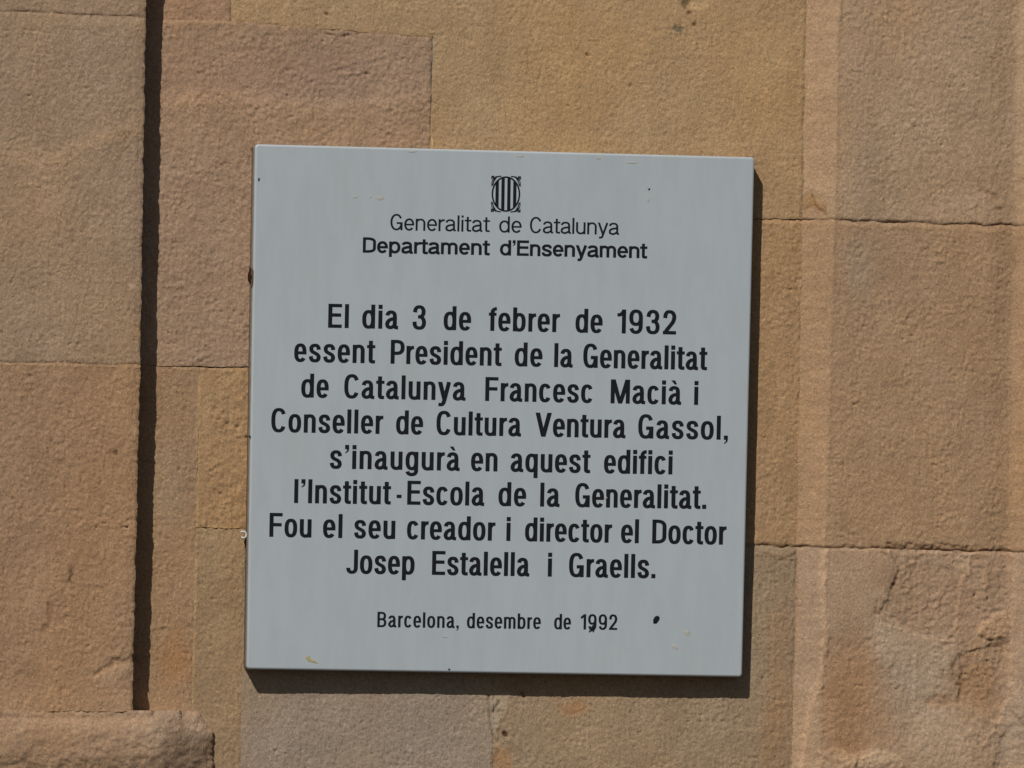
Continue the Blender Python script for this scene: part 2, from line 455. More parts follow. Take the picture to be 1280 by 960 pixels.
def base_h(zone, x, y):
    """general relief in mm over the plane the zone is laid out on, and tint"""
    if zone == 'wall':
        h = 3.5 * sm(600, 1000, y) * sm(100, 700, x) * (1 - sm(945, 995, x))      # the wall leans out a little under the plaque
        h = h - 1.0 * sm(985, 1003, x + 0.019 * y * 0.7)
        return h, 1.0 * np.ones(x.shape)
    if zone == 'pilaster_left':
        h = -2.0 * sm(14, 0, np.abs(x - (184 - 0.0195 * y))) * 0.6 + 3.0 * sm(850, 900, y)
        return h, np.ones(x.shape)
    if zone == 'pilaster_right':
        wv = 2.2 * noise(x / 60, y / 34, 83) + 1.2 * noise(x / 20, y / 9, 84)
        a, b, c = x - xA(y) - wv, x - xB(y) - wv, x - xC(y) - wv
        m1 = sm(-5, 5, b)
        h = 12.5 * np.clip(a / 38.0, 0, 1) ** 1.15 - 0.8
        h = h - 1.5 * m1 * (1 - 0.6 * sm(0, 26, b))
        h = h - 3.4 * sm(-34, 0, c) + 11.0 * sm(-2, 32, c)
        rough = 0.45 + 0.6 * sm(-2, 6, b) - 0.55 * sm(-3, 3, c)
        return h, rough
    return np.zeros(x.shape), np.ones(x.shape)

def block(name, parent, quads, zone, h0, color, rough=1.0, edge=(1.2, 1.6), gaps='tblr', seed=0, step=1.6, label=None, coarse_grain=1.0, wob=1.0):
    """one stone: quads given by their photo-pixel corners TL TR BR BL; edge=(depth mm, half width px)"""
    Vs, Qs, Ts = [], [], []
    off = 0
    for qi, (q, sides) in enumerate(quads):
        (ax, ay), (bx, by), (cx, cy), (dx, dy) = q
        lap = 3.0 if len(quads) > 1 and qi == 0 else 0.0     # first sheet laps a hair under the second
        bx += lap; cx += lap
        nx = max(3, int(math.hypot(bx - ax, by - ay) / step)); ny = max(3, int(math.hypot(dx - ax, dy - ay) / step))
        u, v = np.meshgrid(np.linspace(0, 1, nx + 1), np.linspace(0, 1, ny + 1))
        X = (ax * (1 - u) + bx * u) * (1 - v) + (dx * (1 - u) + cx * u) * v
        Y = (ay * (1 - u) + by * u) * (1 - v) + (dy * (1 - u) + cy * u) * v
        # distance to the joints of this stone, before the outline is warped
        D = np.full(X.shape, 1e3)
        ed = edge if isinstance(edge, dict) else {k_: edge for k_ in 'tblr'}
        GR = np.zeros(X.shape); GM = np.zeros(X.shape)
        Wd, Hd = math.hypot(bx - ax, by - ay), math.hypot(dx - ax, dy - ay)
        for k_, dd in (('l', u * Wd), ('r', (1 - u) * Wd), ('t', v * Hd), ('b', (1 - v) * Hd)):
            if k_ in sides:
                D = np.minimum(D, dd)
                GR = np.maximum(GR, ed[k_][0] * np.exp(-(dd / ed[k_][1]) ** 2))
                GM = np.maximum(GM, min(1.0, ed[k_][0] / 3.2) * np.exp(-(dd / (ed[k_][1] * 0.9)) ** 2))
        # shared warp: neighbours move together so joints stay shut
        A = wob * (1.0 + 0.35 * sm(930, 960, X))
        WX = X + A * (0.8 * noise(X / 30, Y / 30, 5) + 0.7 * noise(X / 7, Y / 7, 6))
        WY = Y + A * (1.3 * noise(X / 30, Y / 30, 7) + 0.8 * noise(X / 7, Y / 7, 8))
        if zone == 'pilaster_left':      # chipped arris that throws the ragged shadow edge
            WX += u ** 8 * (0.9 * fbm(X * 0 + 3.3, Y / 16, 4, 44, 0.7) - 0.5)
        h, r = base_h(zone, WX, WY)
        fh, ft, rg = features(WX, WY)
        r = r * rough * np.clip(1 + rg, 0.25, 1.5)
        s = seed * 37.7
        h = h + 0.8 * rough * noise(WX / 75 + s, WY / 75, 11) + 0.25 * rough * fbm(WX / 26 + s, WY / 32, 2, 12)
        g = fbm(WX / 10 + s, WY / 12, 2, 14)
        h = h + r * 0.26 * coarse_grain * g
        # sandy grains, thinned out in drifts, and upright strokes of the mason's comb
        f = noise(WX / 5.2 + s, WY / 6.0, 16) + 0.75 * noise(WX / 3.3 + s, WY / 3.6, 17)
        dr = 0.75 + 0.9 * noise(WX / 34, WY / 40 + s, 26)
        h = h + r * 0.50 * np.clip(dr, 0.5, 1.4) * f
        st = fbm(WX / 3.4 + s, WY / 22, 2, 27)
        h = h + r * 0.26 * np.clip(0.5 + 1.6 * noise(WX / 60 + s, WY / 90, 28), 0.1, 1.2) * st
        # small sharp pits
        pn = noise(WX / 5.5 + s, WY / 4.5, 18)
        pm = noise(WX / 60, WY / 60 + s, 19)
        h = h - r * 1.2 * np.clip(pn - 0.60 + 0.25 * pm, 0, 1) * 3.5
        h = h - GR * (0.45 + 1.7 * np.abs(noise(WX / 22, WY / 22, 21))) - 0.25 * np.exp(-(D / 8.0))
        h = h + fh
        ft = ft * (1 - 0.35 * GM[..., None])
        if zone == 'pilaster_right':
            ln = np.exp(-((WX - xB(WY)) / 3.0) ** 2) * (0.6 + 0.8 * noise(WX / 9, WY / 20, 23))
            h = h + 0.5 * ln
            ft = ft * (1 + 0.13 * ln[..., None])
            wv = 2.2 * noise(WX / 60, WY / 34, 83) + 1.2 * noise(WX / 20, WY / 9, 84)
            mar = ((1 - sm(-3, 3, WX - xB(WY) - wv)) + sm(-3, 3, WX - xC(WY) - wv)) * (1 - 0.6 * sm(684, 690, WY))
            ft = ft * (1 + np.array([0.06, 0.045, 0.03]) * mar[..., None])
        if lap: h = h - 0.08 * sm(6, 3, (1 - u) * Wd)
        W3 = P(WX, WY, np.full(X.size, h0))
        W3[:, 1] -= h.ravel() * 0.001
        idx = np.arange(X.size).reshape(X.shape) + off
        qd = np.stack([idx[:-1, :-1], idx[1:, :-1], idx[1:, 1:], idx[:-1, 1:]], -1).reshape(-1, 4)
        # skirts, so a stone is a solid body and its step casts a shadow
        ring = np.concatenate([idx[0, :], idx[1:, -1], idx[-1, -2::-1], idx[-2:0:-1, 0]])
        B3 = W3[ring - off].copy(); B3[:, 1] = 0.06
        n_r = len(ring)
        ti = np.arange(n_r) + off + X.size          # the skirt has its own top row, so the face keeps its own normals
        bi = ti + n_r
        qs = np.stack([ti, np.roll(ti, -1), np.roll(bi, -1), bi], -1)
        if len(quads) > 1:                          # no skirt inside a stone made of two sheets
            nxx, nyy = X.shape[1] - 1, X.shape[0] - 1
            side = np.array(['t'] * nxx + ['r'] * nyy + ['b'] * nxx + ['l'] * nyy)
            inner = {0: 'r', 1: 'l'}[qi]
            qs = qs[side != inner]
        Vs += [W3, W3[ring - off], B3]; Qs += [qd, qs]
        Ts += [ft.reshape(-1, 3), ft.reshape(-1, 3)[ring - off], ft.reshape(-1, 3)[ring - off]]
        off += X.size + 2 * n_r
    o = mesh(name, np.concatenate(Vs), None, STONE, parent, True, color, np.concatenate(Ts), np.concatenate(Qs))
    if label: o['label'] = label
    return o

# ------------------------------------------------------------------ the wall
ground = mesh('pavement', [(-30, -40, 0), (30, -40, 0), (30, 0.6, 0), (-30, 0.6, 0)], [(0, 1, 2, 3)], PAVE)
tag(ground, kind='structure')

wall = tag(empty('stone_wall', (0, 0, 0)), 'wall of ochre and pinkish sandstone blocks that the grey plaque is fixed to', 'wall', kind='thing')
pl = tag(empty('stone_pilaster', (-1.0, 0, 0)), 'left pilaster of rough brown sandstone throwing the narrow black shadow strip', 'pilaster', 'stone pilasters either side of the plaque')
pr = tag(empty('stone_pilaster', (0.5, 0, 0)), 'right pilaster of smooth-edged sandstone panels beyond the dark joint, right of the plaque', 'pilaster', 'stone pilasters either side of the plaque')

OCHRE = (0.405, 0.275, 0.150)
PINK = (0.355, 0.240, 0.158)
T_, B_ = -100, 1060
E = (1.6, 1.6)
def q(*p): return p
FINE, THIN, CRACK, SOFT = (0.25, 1.5), (1.0, 1.6), (2.6, 1.8), (1.0, 2.4)
# middle wall
block('stone_block', wall, [(q((172, T_), (290, T_), (289, 26), (172, 22)), 'rb')], 'wall', 0, (0.36, 0.235, 0.15), 1.2, {'r': (1.6, 1.6), 'b': FINE}, seed=1)
block('stone_block', wall, [(q((290, T_), (546, T_), (541, 47), (289, 26)), 'lb'), (q((546, T_), (1011, T_), (1003, 274), (535, 262)), 'rb')],
      'wall', 0, OCHRE, 0.95, {'l': FINE, 'b': (0.35, 1.7), 'r': SOFT}, seed=2, label='large smooth ochre block above the plaque')
block('stone_block', wall, [(q((172, 22), (289, 26), (287, 458), (166, 456)), 'tb'), (q((289, 26), (541, 47), (535, 463), (287, 458)), 'trb')],
      'wall', 0, PINK, 1.45, {'t': (0.3, 2.5), 'b': FINE, 'r': (1.6, 1.7)}, seed=3, label='pinkish rough block at the plaque\'s top left corner', coarse_grain=1.4)
block('stone_block', wall, [(q((166, 456), (250, 459), (234, B_), (154, B_)), 'tr')], 'wall', 0, (0.345, 0.225, 0.13), 1.15, FINE, seed=4)
block('stone_block', wall, [(q((250, 459), (535, 463), (532, 665), (244.7, 659)), 'tlb')], 'wall', 0, (0.37, 0.235, 0.122), 1.6, FINE, seed=5, coarse_grain=1.8)
block('stone_block', wall, [(q((244.7, 659), (306, 661), (298, B_), (234, B_)), 'tlr')], 'wall', 0, (0.325, 0.225, 0.13), 1.1, {'t': FINE, 'l': FINE, 'r': (0.1, 2.0)}, seed=6)
block('stone_block', wall, [(q((306, 661), (618, 667), (614, B_), (298, B_)), 'tr')], 'wall', 0, (0.315, 0.245, 0.175), 1.0, (0.5, 1.8), seed=7, label='greyish block under the lower left of the plaque')
block('stone_block', wall, [(q((535, 262), (1003, 274), (996, 684), (532, 665)), 'trb')], 'wall', 0, (0.385, 0.245, 0.128), 1.25, {'t': (2.6, 1.9), 'b': (2.2, 1.8), 'r': FINE}, seed=8)
block('stone_block', wall, [(q((618, 667), (996, 684), (987, B_), (614, B_)), 'tlr')], 'wall', 0, (0.325, 0.235, 0.148), 1.25, {'t': (1.4, 1.8), 'l': (0.6, 1.8), 'r': FINE}, seed=9)
# right pilaster
RH = 0.0
block('stone_block', pr, [(q((1011, T_), (1390, T_), (1382, 287), (1003, 275)), 'lb')], 'pilaster_right', RH, (0.39, 0.270, 0.168), 1.15, {'l': (0.8, 1.8), 'b': CRACK}, seed=10)
block('stone_block', pr, [(q((1003, 275), (1382, 287), (1374, 693), (996, 684)), 'ltb')], 'pilaster_right', RH, (0.37, 0.242, 0.14), 1.15, {'l': FINE, 't': (1.2, 1.6), 'b': CRACK}, seed=11)
block('stone_block', pr, [(q((996, 684), (1374, 693), (1366, B_), (987, B_)), 'lt')], 'pilaster_right', RH, (0.385, 0.268, 0.174), 1.25, {'l': FINE, 't': (0.9, 1.8)}, seed=12,
      label='weathered and patched lowest block of the right pilaster', coarse_grain=1.4)
# left pilaster
block('stone_block', pl, [(q((-100, T_), (187, T_), (183, 22), (-100, 10)), 'brt')], 'pilaster_left', PIL, (0.345, 0.24, 0.155), 1.0, {'b': (1.5, 1.5), 'r': THIN, 't': THIN}, seed=13)
block('stone_block', pl, [(q((-100, 10), (183, 22), (176, 456), (-100, 451)), 'tbr')], 'pilaster_left', PIL, (0.345, 0.240, 0.155), 1.1, {'t': (0.3, 1.8), 'b': (0.9, 1.4), 'r': THIN}, seed=14)
block('stone_block', pl, [(q((-100, 451), (176, 456), (166, 889), (-100, 889)), 'tr')], 'pilaster_left', PIL, (0.345, 0.22, 0.128), 1.2, {'t': FINE, 'r': THIN}, seed=15, coarse_grain=1.3)

def base_moulding():
    step = 1.6
    X, Y = np.meshgrid(np.arange(-100, 284, step), np.arange(888, 1062, step))
    WX = X + 1.6 * fbm(X / 30, Y / 30, 3, 31)
    WY = Y + 1.6 * fbm(X / 30, Y / 30, 3, 32) * sm(888, 905, Y)
    # plan: full depth over the pilaster, falling in a rounded shoulder to the wall on the right
    s = sm(0, 1, np.clip((WX - 186) / 84.0, 0, 1))
    full = 46.0 * (1 - 0.76 * s)
    # shoulder outline, rounded upper right corner of radius 40
    cx, cy, R = 226.0, 926.0, 42.0
    dx = WX - cx; dy = cy - WY
    d = np.where((dx > 0) & (dy > 0), R - np.hypot(dx, dy), np.minimum(R - dx, R + 60 - np.maximum(dy, 0)))
    d = d + 3.0 * fbm(WX / 14, WY / 14, 3, 85)
    endr = np.sqrt(np.clip(1 - (1 - np.clip(d / 30.0, 0, 1)) ** 2, 0, 1))
    vy = np.clip((WY - 874) / 40.0, 0, 1)
    roll = 0.30 + 0.70 * np.sqrt(np.clip(1 - (1 - vy) ** 2, 0, 1))
    low = sm(935, 1010, WY)
    under = 1 - 0.22 * low
    hb = np.where(WX < 196, 40.5, 0)
    flush = 42.0 * (1 - np.clip((WX - 186) / 100, 0, 1)) * (1 - sm(236, 262, WX))
    h = np.maximum(full * roll, flush) * endr * under + 3.0 * sm(890, 925, WY) * endr * (1 - low)
    h = np.where(WX < 190, np.maximum(h, 43.6), h) - 0.6 * (1 - sm(888, 892, WY))
    h = h - 6.0 * (1 - sm(0.0, 0.35, endr)) * sm(200, 225, WX)
    r = 1.2
    h = h + r * (0.9 * noise(WX / 40, WY / 30, 41) + 0.7 * fbm(WX / 12, WY / 10, 3, 42) + 0.34 * fbm(WX / 4.6, WY / 4.8, 2, 43))
    rough_low = sm(935, 950, WY)
    h = h + rough_low * 0.7 * fbm(WX / 11, WY / 7, 3, 47)
    fh, ft, rg = features(WX, WY)
    h = h + fh
    bloom = sm(0.0, 0.5, fbm(WX / 38, WY / 26, 3, 49) + 0.15)[..., None]
    ft = ft * (1 + np.array([0.07, 0.09, 0.12]) * bloom)
    lowt = (rough_low * (0.6 + 0.8 * fbm(WX / 9, WY / 5, 3, 50)))[..., None]
    ft = ft * (1 - 0.22 * np.clip(lowt, 0, 1.4))
    W3 = P(WX, WY, np.zeros(X.size) + h.ravel() * 0.001)
    idx = np.arange(X.size).reshape(X.shape)
    qd = np.stack([idx[:-1, :-1], idx[1:, :-1], idx[1:, 1:], idx[:-1, 1:]], -1).reshape(-1, 4)
    ring = np.concatenate([idx[0, :], idx[1:, -1], idx[-1, -2::-1], idx[-2:0:-1, 0]])
    B3 = W3[ring].copy(); B3[:, 1] = 0.05
    ti = np.arange(len(ring)) + X.size
    bi = ti + len(ring)
    qs = np.stack([ti, np.roll(ti, -1), np.roll(bi, -1), bi], -1)
    f3 = ft.reshape(-1, 3)
    mesh('base_moulding', np.concatenate([W3, W3[ring], B3]), None, STONE, pl, True, (0.362, 0.240, 0.148),
         np.concatenate([f3, f3[ring], f3[ring]]), np.concatenate([qd, qs]))
base_moulding()

# stones beyond the frame, plainer: laid in the same courses
def far_block(parent, x0, x1, z0, z1, h, color, seed):
    n = 26
    u, v = np.meshgrid(np.linspace(0, 1, n), np.linspace(0, 1, n))
    # crowd the rows towards the edges for the joint
    def cr(t): return np.where(t < 0.08, t * 0.12 / 0.9, np.where(t > 0.92, 1 - (1 - t) * 0.12 / 0.9, 0.0107 + (t - 0.08) * (1 - 0.0214) / 0.84))
    X = x0 + (x1 - x0) * cr(u); Z = z0 + (z1 - z0) * cr(v)
    D = np.minimum(np.minimum(X - x0, x1 - X), np.minimum(Z - z0, z1 - Z))
    hh = h - 0.0016 * np.exp(-(D / 0.002) ** 2) + 0.0012 * fbm(X * 12 + seed, Z * 12, 3, 61)
    V = np.stack([X.ravel(), -hh.ravel(), Z.ravel()], -1)
    idx = np.arange(X.size).reshape(X.shape)
    qd = np.stack([idx[:-1, :-1], idx[:-1, 1:], idx[1:, 1:], idx[1:, :-1]], -1).reshape(-1, 4)
    ring = np.concatenate([idx[0, :], idx[1:, -1], idx[-1, -2::-1], idx[-2:0:-1, 0]])
    B3 = V[ring].copy(); B3[:, 1] = 0.06
    bi = np.arange(len(ring)) + X.size
    qs = np.stack([ring, bi, np.roll(bi, -1), np.roll(ring, -1)], -1)
    mesh('stone_block', np.concatenate([V, B3]), None, STONE, parent, True, color,
         np.ones((len(V) + len(B3), 3)), np.concatenate([qd, qs]))

xl, zt = P([-100], [480])[0][0], P([640], [T_])[0][2]
xr, zb = P([1380], [480])[0][0], P([640], [B_])[0][2]
xm0 = P([165], [480])[0][0]; xm1 = P([1000], [480])[0][0]
rng = np.random.RandomState(4)
FARC = (0.37, 0.248, 0.155)
def jit(c): return tuple(float(v * (1 + 0.06 * rng.uniform(-1, 1))) for v in c)
for zone, (z0, z1) in (('low', (0.0, zb + 0.012)), ('high', (zt - 0.012, zt + 1.65))):
    nz = max(1, int(round((z1 - z0) / 0.4)))
    for k in range(nz):
        a, b = z0 + (z1 - z0) * k / nz, z0 + (z1 - z0) * (k + 1) / nz
        far_block(pl, xl - 0.9, xm0, a, b, PIL + (0.012 if zone == 'low' else 0), jit(PINK), k)
        s = 0.36 if k % 2 else 0.58
        far_block(wall, xm0, xm0 + (xm1 - xm0) * s, a, b, -0.001, jit(FARC), k + 7)
        far_block(wall, xm0 + (xm1 - xm0) * s, xm1, a, b, -0.001, jit(PINK), k + 11)
        far_block(pr, xm1, xr + 0.7, a, b, 0.0165, jit(FARC), k + 17)
zz = np.linspace(zb + 0.012, zt - 0.012, 4)
for k in range(3):
    far_block(pl, xl - 0.9, xl + 0.012, zz[k], zz[k + 1], PIL - 0.001, jit(PINK), k + 30)
    far_block(pr, xr - 0.012, xr + 0.7, zz[k], zz[k + 1], 0.0165, jit(FARC), k + 40)

# ------------------------------------------------------------------ the plaque
TH = 0.0265
plq_o = P([620], [840], 0.0)[0]; plq_o[1] = 0
plaque = tag(empty('wall_plaque', plq_o),
             'pale grey square commemorative plaque with black Catalan lettering fixed to the stone wall', 'plaque')
COR = [(319.0, 180.0), (943.5, 196.5), (928.0, 846.5), (308.3, 836.5)]

def panel():
    rad, bev, kb = 4.4, 2.8, 4
    # outline in pixels, with small rounded corners
    c = np.array(COR)
    out = []; inn = []
    for i in range(4):
        p, a, b = c[i], c[i - 1], c[(i + 1) % 4]
        da = (a - p) / np.linalg.norm(a - p); db = (b - p) / np.linalg.norm(b - p)
        for k in range(7):
            t = k / 6 * math.pi / 2
            q_ = p + da * rad * (1 - math.sin(t)) + db * rad * (1 - math.cos(t))
            out.append(q_)
            inn.append((p + (da + db) * rad) )
    out = np.array(out); inn = np.array(inn)
    n = len(out)
    rings = []
    d = inn - out
    rings.append(P(out[:, 0], out[:, 1], TH)); rings[-1][:, 1] = 0.004
    for k in range(kb + 1):
        t = k / kb * math.pi / 2
        s = bev * (1 - math.cos(t)) / np.linalg.norm(d, axis=1)
        o2 = out + d * s[:, None]
        R = P(o2[:, 0], o2[:, 1], TH)
        R[:, 1] = -(TH - bev * PX * (1 - math.sin(t)))
        rings.append(R)
    V = np.concatenate(rings)
    F_ = []
    for r in range(len(rings) - 1):
        for i in range(n):
            j = (i + 1) % n
            F_.append((r * n + i, (r + 1) * n + i, (r + 1) * n + j, r * n + j))
    F_.append(tuple(range((len(rings) - 1) * n, len(rings) * n))[::-1])
    F_.append(tuple(range(n)))
    return V, F_
EDGE = flat('beige_panel_edge', (0.30, 0.275, 0.235), 0.75, 0.2, 0.22, 120)  # darker beige-grey for the panel's side faces
V, F_ = panel()
pan = mesh('panel', V, F_, PANEL, plaque, False)
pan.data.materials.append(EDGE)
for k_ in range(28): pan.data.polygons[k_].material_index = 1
for p_ in pan.data.polygons:
    p_.use_smooth = len(p_.vertices) == 4
import bmesh
bm = bmesh.new(); bm.from_mesh(pan.data); bmesh.ops.recalc_face_normals(bm, faces=bm.faces[:]); bm.to_mesh(pan.data); bm.free()

# ---- lettering: every glyph is drawn as pen strokes in a condensed grotesque
class Pen:
    def __init__(s, W, H, X, hx, hy):
        s.W, s.H, s.X, s.hx, s.hy = W, H, X, hx, hy      # W = width factor
        s.polys = []
    def stroke(s, pts, closed=False, cap=None):
        p = np.array(pts, float)
        keep = [0]
        for i in range(1, len(p)):
            if np.hypot(*(p[i] - p[keep[-1]])) > 0.02: keep.append(i)
        p = p[keep]
        if closed and np.hypot(*(p[0] - p[-1])) < 0.05: p = p[:-1]
        n = len(p)
        t = np.zeros_like(p)
        for i in range(n):
            if closed: a, b = p[i - 1], p[(i + 1) % n]
            else: a, b = p[max(i - 1, 0)], p[min(i + 1, n - 1)]
            t[i] = (b - a) / np.hypot(*(b - a))
        nn = np.stack([-t[:, 1], t[:, 0]], -1)
        off = np.sqrt((s.hx * nn[:, 0]) ** 2 + (s.hy * nn[:, 1]) ** 2)[:, None] * nn
        l, r = p + off, p - off
        m = n if closed else n - 1
        s.polys.append(('strip', l, r, closed))
    def poly(s, pts): s.polys.append(('poly', np.array(pts, float)))
    def vbar(s, x, y0, y1): s.poly([(x - s.hx, y0), (x + s.hx, y0), (x + s.hx, y1), (x - s.hx, y1)])
    def hbar(s, x0, x1, y, k=1.0): s.poly([(x0, y - s.hy * k), (x1, y - s.hy * k), (x1, y + s.hy * k), (x0, y + s.hy * k)])

def arc(cx, cy, rx, ry, a0, a1, e=2.35, n=None):
    n = n or max(6, int(abs(a1 - a0) / 9))
    o = []
    for k in range(n + 1):
        a = math.radians(a0 + (a1 - a0) * k / n)
        c, s_ = math.cos(a), math.sin(a)
        o.append((cx + rx * math.copysign(abs(c) ** (2 / e), c), cy + ry * math.copysign(abs(s_) ** (2 / e), s_)))
    return o

def spline(pts, n=7):
    p = [np.array(q_, float) for q_ in pts]
    p = [2 * p[0] - p[1]] + p + [2 * p[-1] - p[-2]]
    o = []
    for i in range(1, len(p) - 2):
        for k in range(n):
            t = k / n
            o.append(0.5 * (2 * p[i] + (p[i + 1] - p[i - 1]) * t + (2 * p[i - 1] - 5 * p[i] + 4 * p[i + 1] - p[i + 2]) * t * t
                            + (3 * p[i] - p[i - 1] - 3 * p[i + 1] + p[i + 2]) * t ** 3))
    o.append(p[-2])
    return [tuple(v) for v in o]

WID = {'E': 17, 'l': 4.5, 'd': 16, 'i': 4.5, 'a': 16.2, '3': 17, 'e': 15.4, 'f': 10, 'b': 16, 'r': 9.6, '1': 10.8, '9': 17, '2': 16.6,
       's': 15.2, 'n': 15, 't': 10.4, 'P': 17.6, 'G': 18.8, 'C': 18.8, 'u': 14.9, 'y': 16.8, 'F': 16.4, 'c': 15.2, 'M': 24.2, 'à': 16.2,
       'o': 16, 'V': 21, ',': 4.6, "'": 4.6, 'q': 15.8, 'g': 15.8, 'I': 4.8, '-': 6.2, '.': 4.5, 'D': 18.4, 'J': 15, 'p': 16, 'm': 23.5, 'B': 18}
BEAR = {}
for ch in WID:
    l_ = r_ = 1.9
    if ch in 'deocgqCGà': l_ = 1.5
    if ch in 'as': l_ = 1.4
    if ch in 'bpoDJ': r_ = 1.5
    if ch in 'eacs': r_ = 1.2
    if ch in 'tfVy1': l_ = 0.7
    if ch in 'trfyVP': r_ = 0.6
    if ch in 'FEC': r_ = 1.4
    BEAR[ch] = (l_, r_)

def glyph(ch, pen):
    W, H, X, hx, hy = pen.W, pen.H, pen.X, pen.hx, pen.hy
    w = WID[ch] * W
    if ch in 'liI.,\'': w = 2 * hx
    k = H / 30.0
    L, R = hx, w - hx
    m = (L + R) / 2
    os_ = 0.35 * k
    S, A = pen.stroke, arc
    top, bot = X - hy + os_, hy - os_
    wide = H < 25 and W > 0.7            # the two heading lines are set in the uncondensed face
    e_lc = 2.12 if wide else 2.5
    e_uc = 2.1 if wide else 2.55
    bowl = lambda: S(A(m, X / 2, (R - L) / 2, X / 2 - hy + os_, 0, 360, e_lc, 44), True)
    if ch in 'lI': pen.vbar(L, 0, H)
    elif ch == 'i':
        pen.vbar(L, 0, X); pen.poly([(0, H - 2.1 * hx), (w, H - 2.1 * hx), (w, H), (0, H)])
    elif ch == 'E':
        pen.vbar(L, 0, H); pen.hbar(L, w, H - hy); pen.hbar(L, w - 1.0 * k, H * 0.535); pen.hbar(L, w, hy)
    elif ch == 'F':
        pen.vbar(L, 0, H); pen.hbar(L, w, H - hy); pen.hbar(L, w - 1.0 * k, H * 0.51)
    elif ch in 'nm':
        pen.vbar(L, 0, X)
        yc = X - 8 * k
        if ch == 'n': xs = [(L, R)]
        else: xs = [(L, m), (m, R)]
        for a, b in xs:
            S(A((a + b) / 2, yc, (b - a) / 2, top - yc, 152, 0, e_lc) + [(b, 0)])
    elif ch == 'u':
        pen.vbar(R, 0, X)
        yc = 8 * k
        S([(L, X)] + A(m, yc, (R - L) / 2, yc - bot, 180, 332, e_lc))
    elif ch == 'r':
        pen.vbar(L, 0, X)
        yc = X - 9 * k
        S(A(w, yc, w - L, X - hy - yc + 0.2 * k, 168, 90, 2.2))
    elif ch == 'd': bowl(); pen.vbar(R, 0, H)
    elif ch == 'b': bowl(); pen.vbar(L, 0, H)
    elif ch == 'q': bowl(); pen.vbar(R, -7.4 * k, X)
    elif ch == 'p': bowl(); pen.vbar(L, -7.4 * k, X)
    elif ch == 'g':
        bowl()
        S([(R, X), (R, 0)] + A(m, -0.5 * k, (R - L) / 2, 7.2 * k - hy, 0, -168, 2.3))
    elif ch == 'o': bowl()
    elif ch == 'e':
        yb = X * 0.50
        S(A(m, X / 2, (R - L) / 2, X / 2 - hy + os_, 0, 322, e_lc, 36)); pen.hbar(L, w - 0.1 * k, yb - 0.1 * k, 0.9)
    elif ch == 'c': S(A(m, X / 2, (R - L) / 2, X / 2 - hy + os_, 32, 328, e_lc, 36))
    elif ch in 'aà':
        Ra = w - hx - 1.7 * k
        ma = (L + Ra) / 2
        yc = X - 7 * k
        S(A(ma, yc, (Ra - L) / 2 - 0.15 * k, top - yc, 172, 0, 2.4) + spline([(Ra, X - 8 * k), (Ra, 5 * k), (Ra + 0.3 * k, 2.9 * k), (Ra + 1.3 * k, 1.9 * k), (w, 1.75 * k)], 5))
        S(spline([(Ra, X * 0.60), (Ra - 1.8 * k * W, X * 0.555), (ma - 0.6 * k, X * 0.515), (L + 1.4 * k, X * 0.42), (L, X * 0.27), (L + 0.9 * k, X * 0.135),
                  (ma - 1.2 * k, bot), (ma + 1.9 * k * W, bot + 0.8 * k), (Ra - 0.6 * k, X * 0.21), (Ra, X * 0.36)], 6))
        if ch == 'à':
            pen.poly([(w * 0.20, H + 0.2 * k), (w * 0.50, H + 0.2 * k), (w * 0.66, X + 2.4 * k), (w * 0.46, X + 2.4 * k)])
    elif ch == 's':
        pts = [(.97, .72), (.93, .86), (.76, .975), (.5, 1), (.24, .97), (.07, .86), (.06, .71), (.2, .59), (.5, .50), (.8, .41), (.96, .28),
               (.94, .13), (.77, .025), (.5, 0), (.22, .03), (.06, .14), (.0, .29)]
        S(spline([(L + (R - L) * a, bot + (top - bot) * b) for a, b in pts], 5))
    elif ch == 't':
        x = w * 0.46
        S([(x, X + 5.4 * k), (x, 6 * k)] + spline([(x, 5 * k), (x + 0.3 * k, 3.0 * k), (x + 1.7 * k, 2.0 * k), (w - 0.1 * k, 1.95 * k)], 6))
        pen.hbar(0, w, X - hy * 0.9, 0.9)
    elif ch == 'f':
        x = w * 0.47
        S([(x, 0), (x, H - 8 * k)] + A(w + 0.3 * k, H - 7 * k, w + 0.3 * k - x, 7 * k - hy, 180, 92, 2.2))
        pen.hbar(0, w - 0.3 * k, X - hy * 0.9, 0.9)
    elif ch == 'C':
        S(A(m, H / 2, (R - L) / 2, H / 2 - hy + os_, 30, 330, e_uc, 44))
    elif ch == 'G':
        S(A(m, H / 2, (R - L) / 2, H / 2 - hy + os_, 30, 350, e_uc, 44))
        pen.vbar(R + 0.1 * k, 0, H * 0.5); pen.hbar(w * 0.52, w, H * 0.5 - hy)
    elif ch == 'D':
        xq = L + 0.28 * (R - L)
        S([(L, H - hy), (xq, H - hy)] + A(xq, H - 9 * k, R - xq, 9 * k - hy, 90, 0, 2.4) + A(xq, 9 * k, R - xq, 9 * k - hy, 0, -90, 2.4) + [(L, hy)])
        pen.vbar(L, 0, H)
    elif ch == 'P':
        y2 = H * 0.44; xq = L + 0.4 * (R - L); ym = (H - hy + y2) / 2
        S([(L, H - hy), (xq, H - hy)] + A(xq, ym, R - xq, H - hy - ym, 90, -90, 2.5) + [(L, y2)]); pen.vbar(L, 0, H)
    elif ch == 'B':
        y2 = H * 0.52; xq = L + 0.45 * (R - L); ym = (H - hy + y2) / 2
        R2 = R - 0.8 * k
        S([(L, H - hy), (xq, H - hy)] + A(xq, ym, R2 - xq, H - hy - ym, 90, -90, 2.4) + [(L, y2)])
        ym = (hy + y2) / 2
        S([(L, y2), (xq, y2)] + A(xq, ym, R - xq, y2 - ym, 90, -90, 2.4) + [(L, hy)]); pen.vbar(L, 0, H)
    elif ch == 'J':
        yc = 8 * k
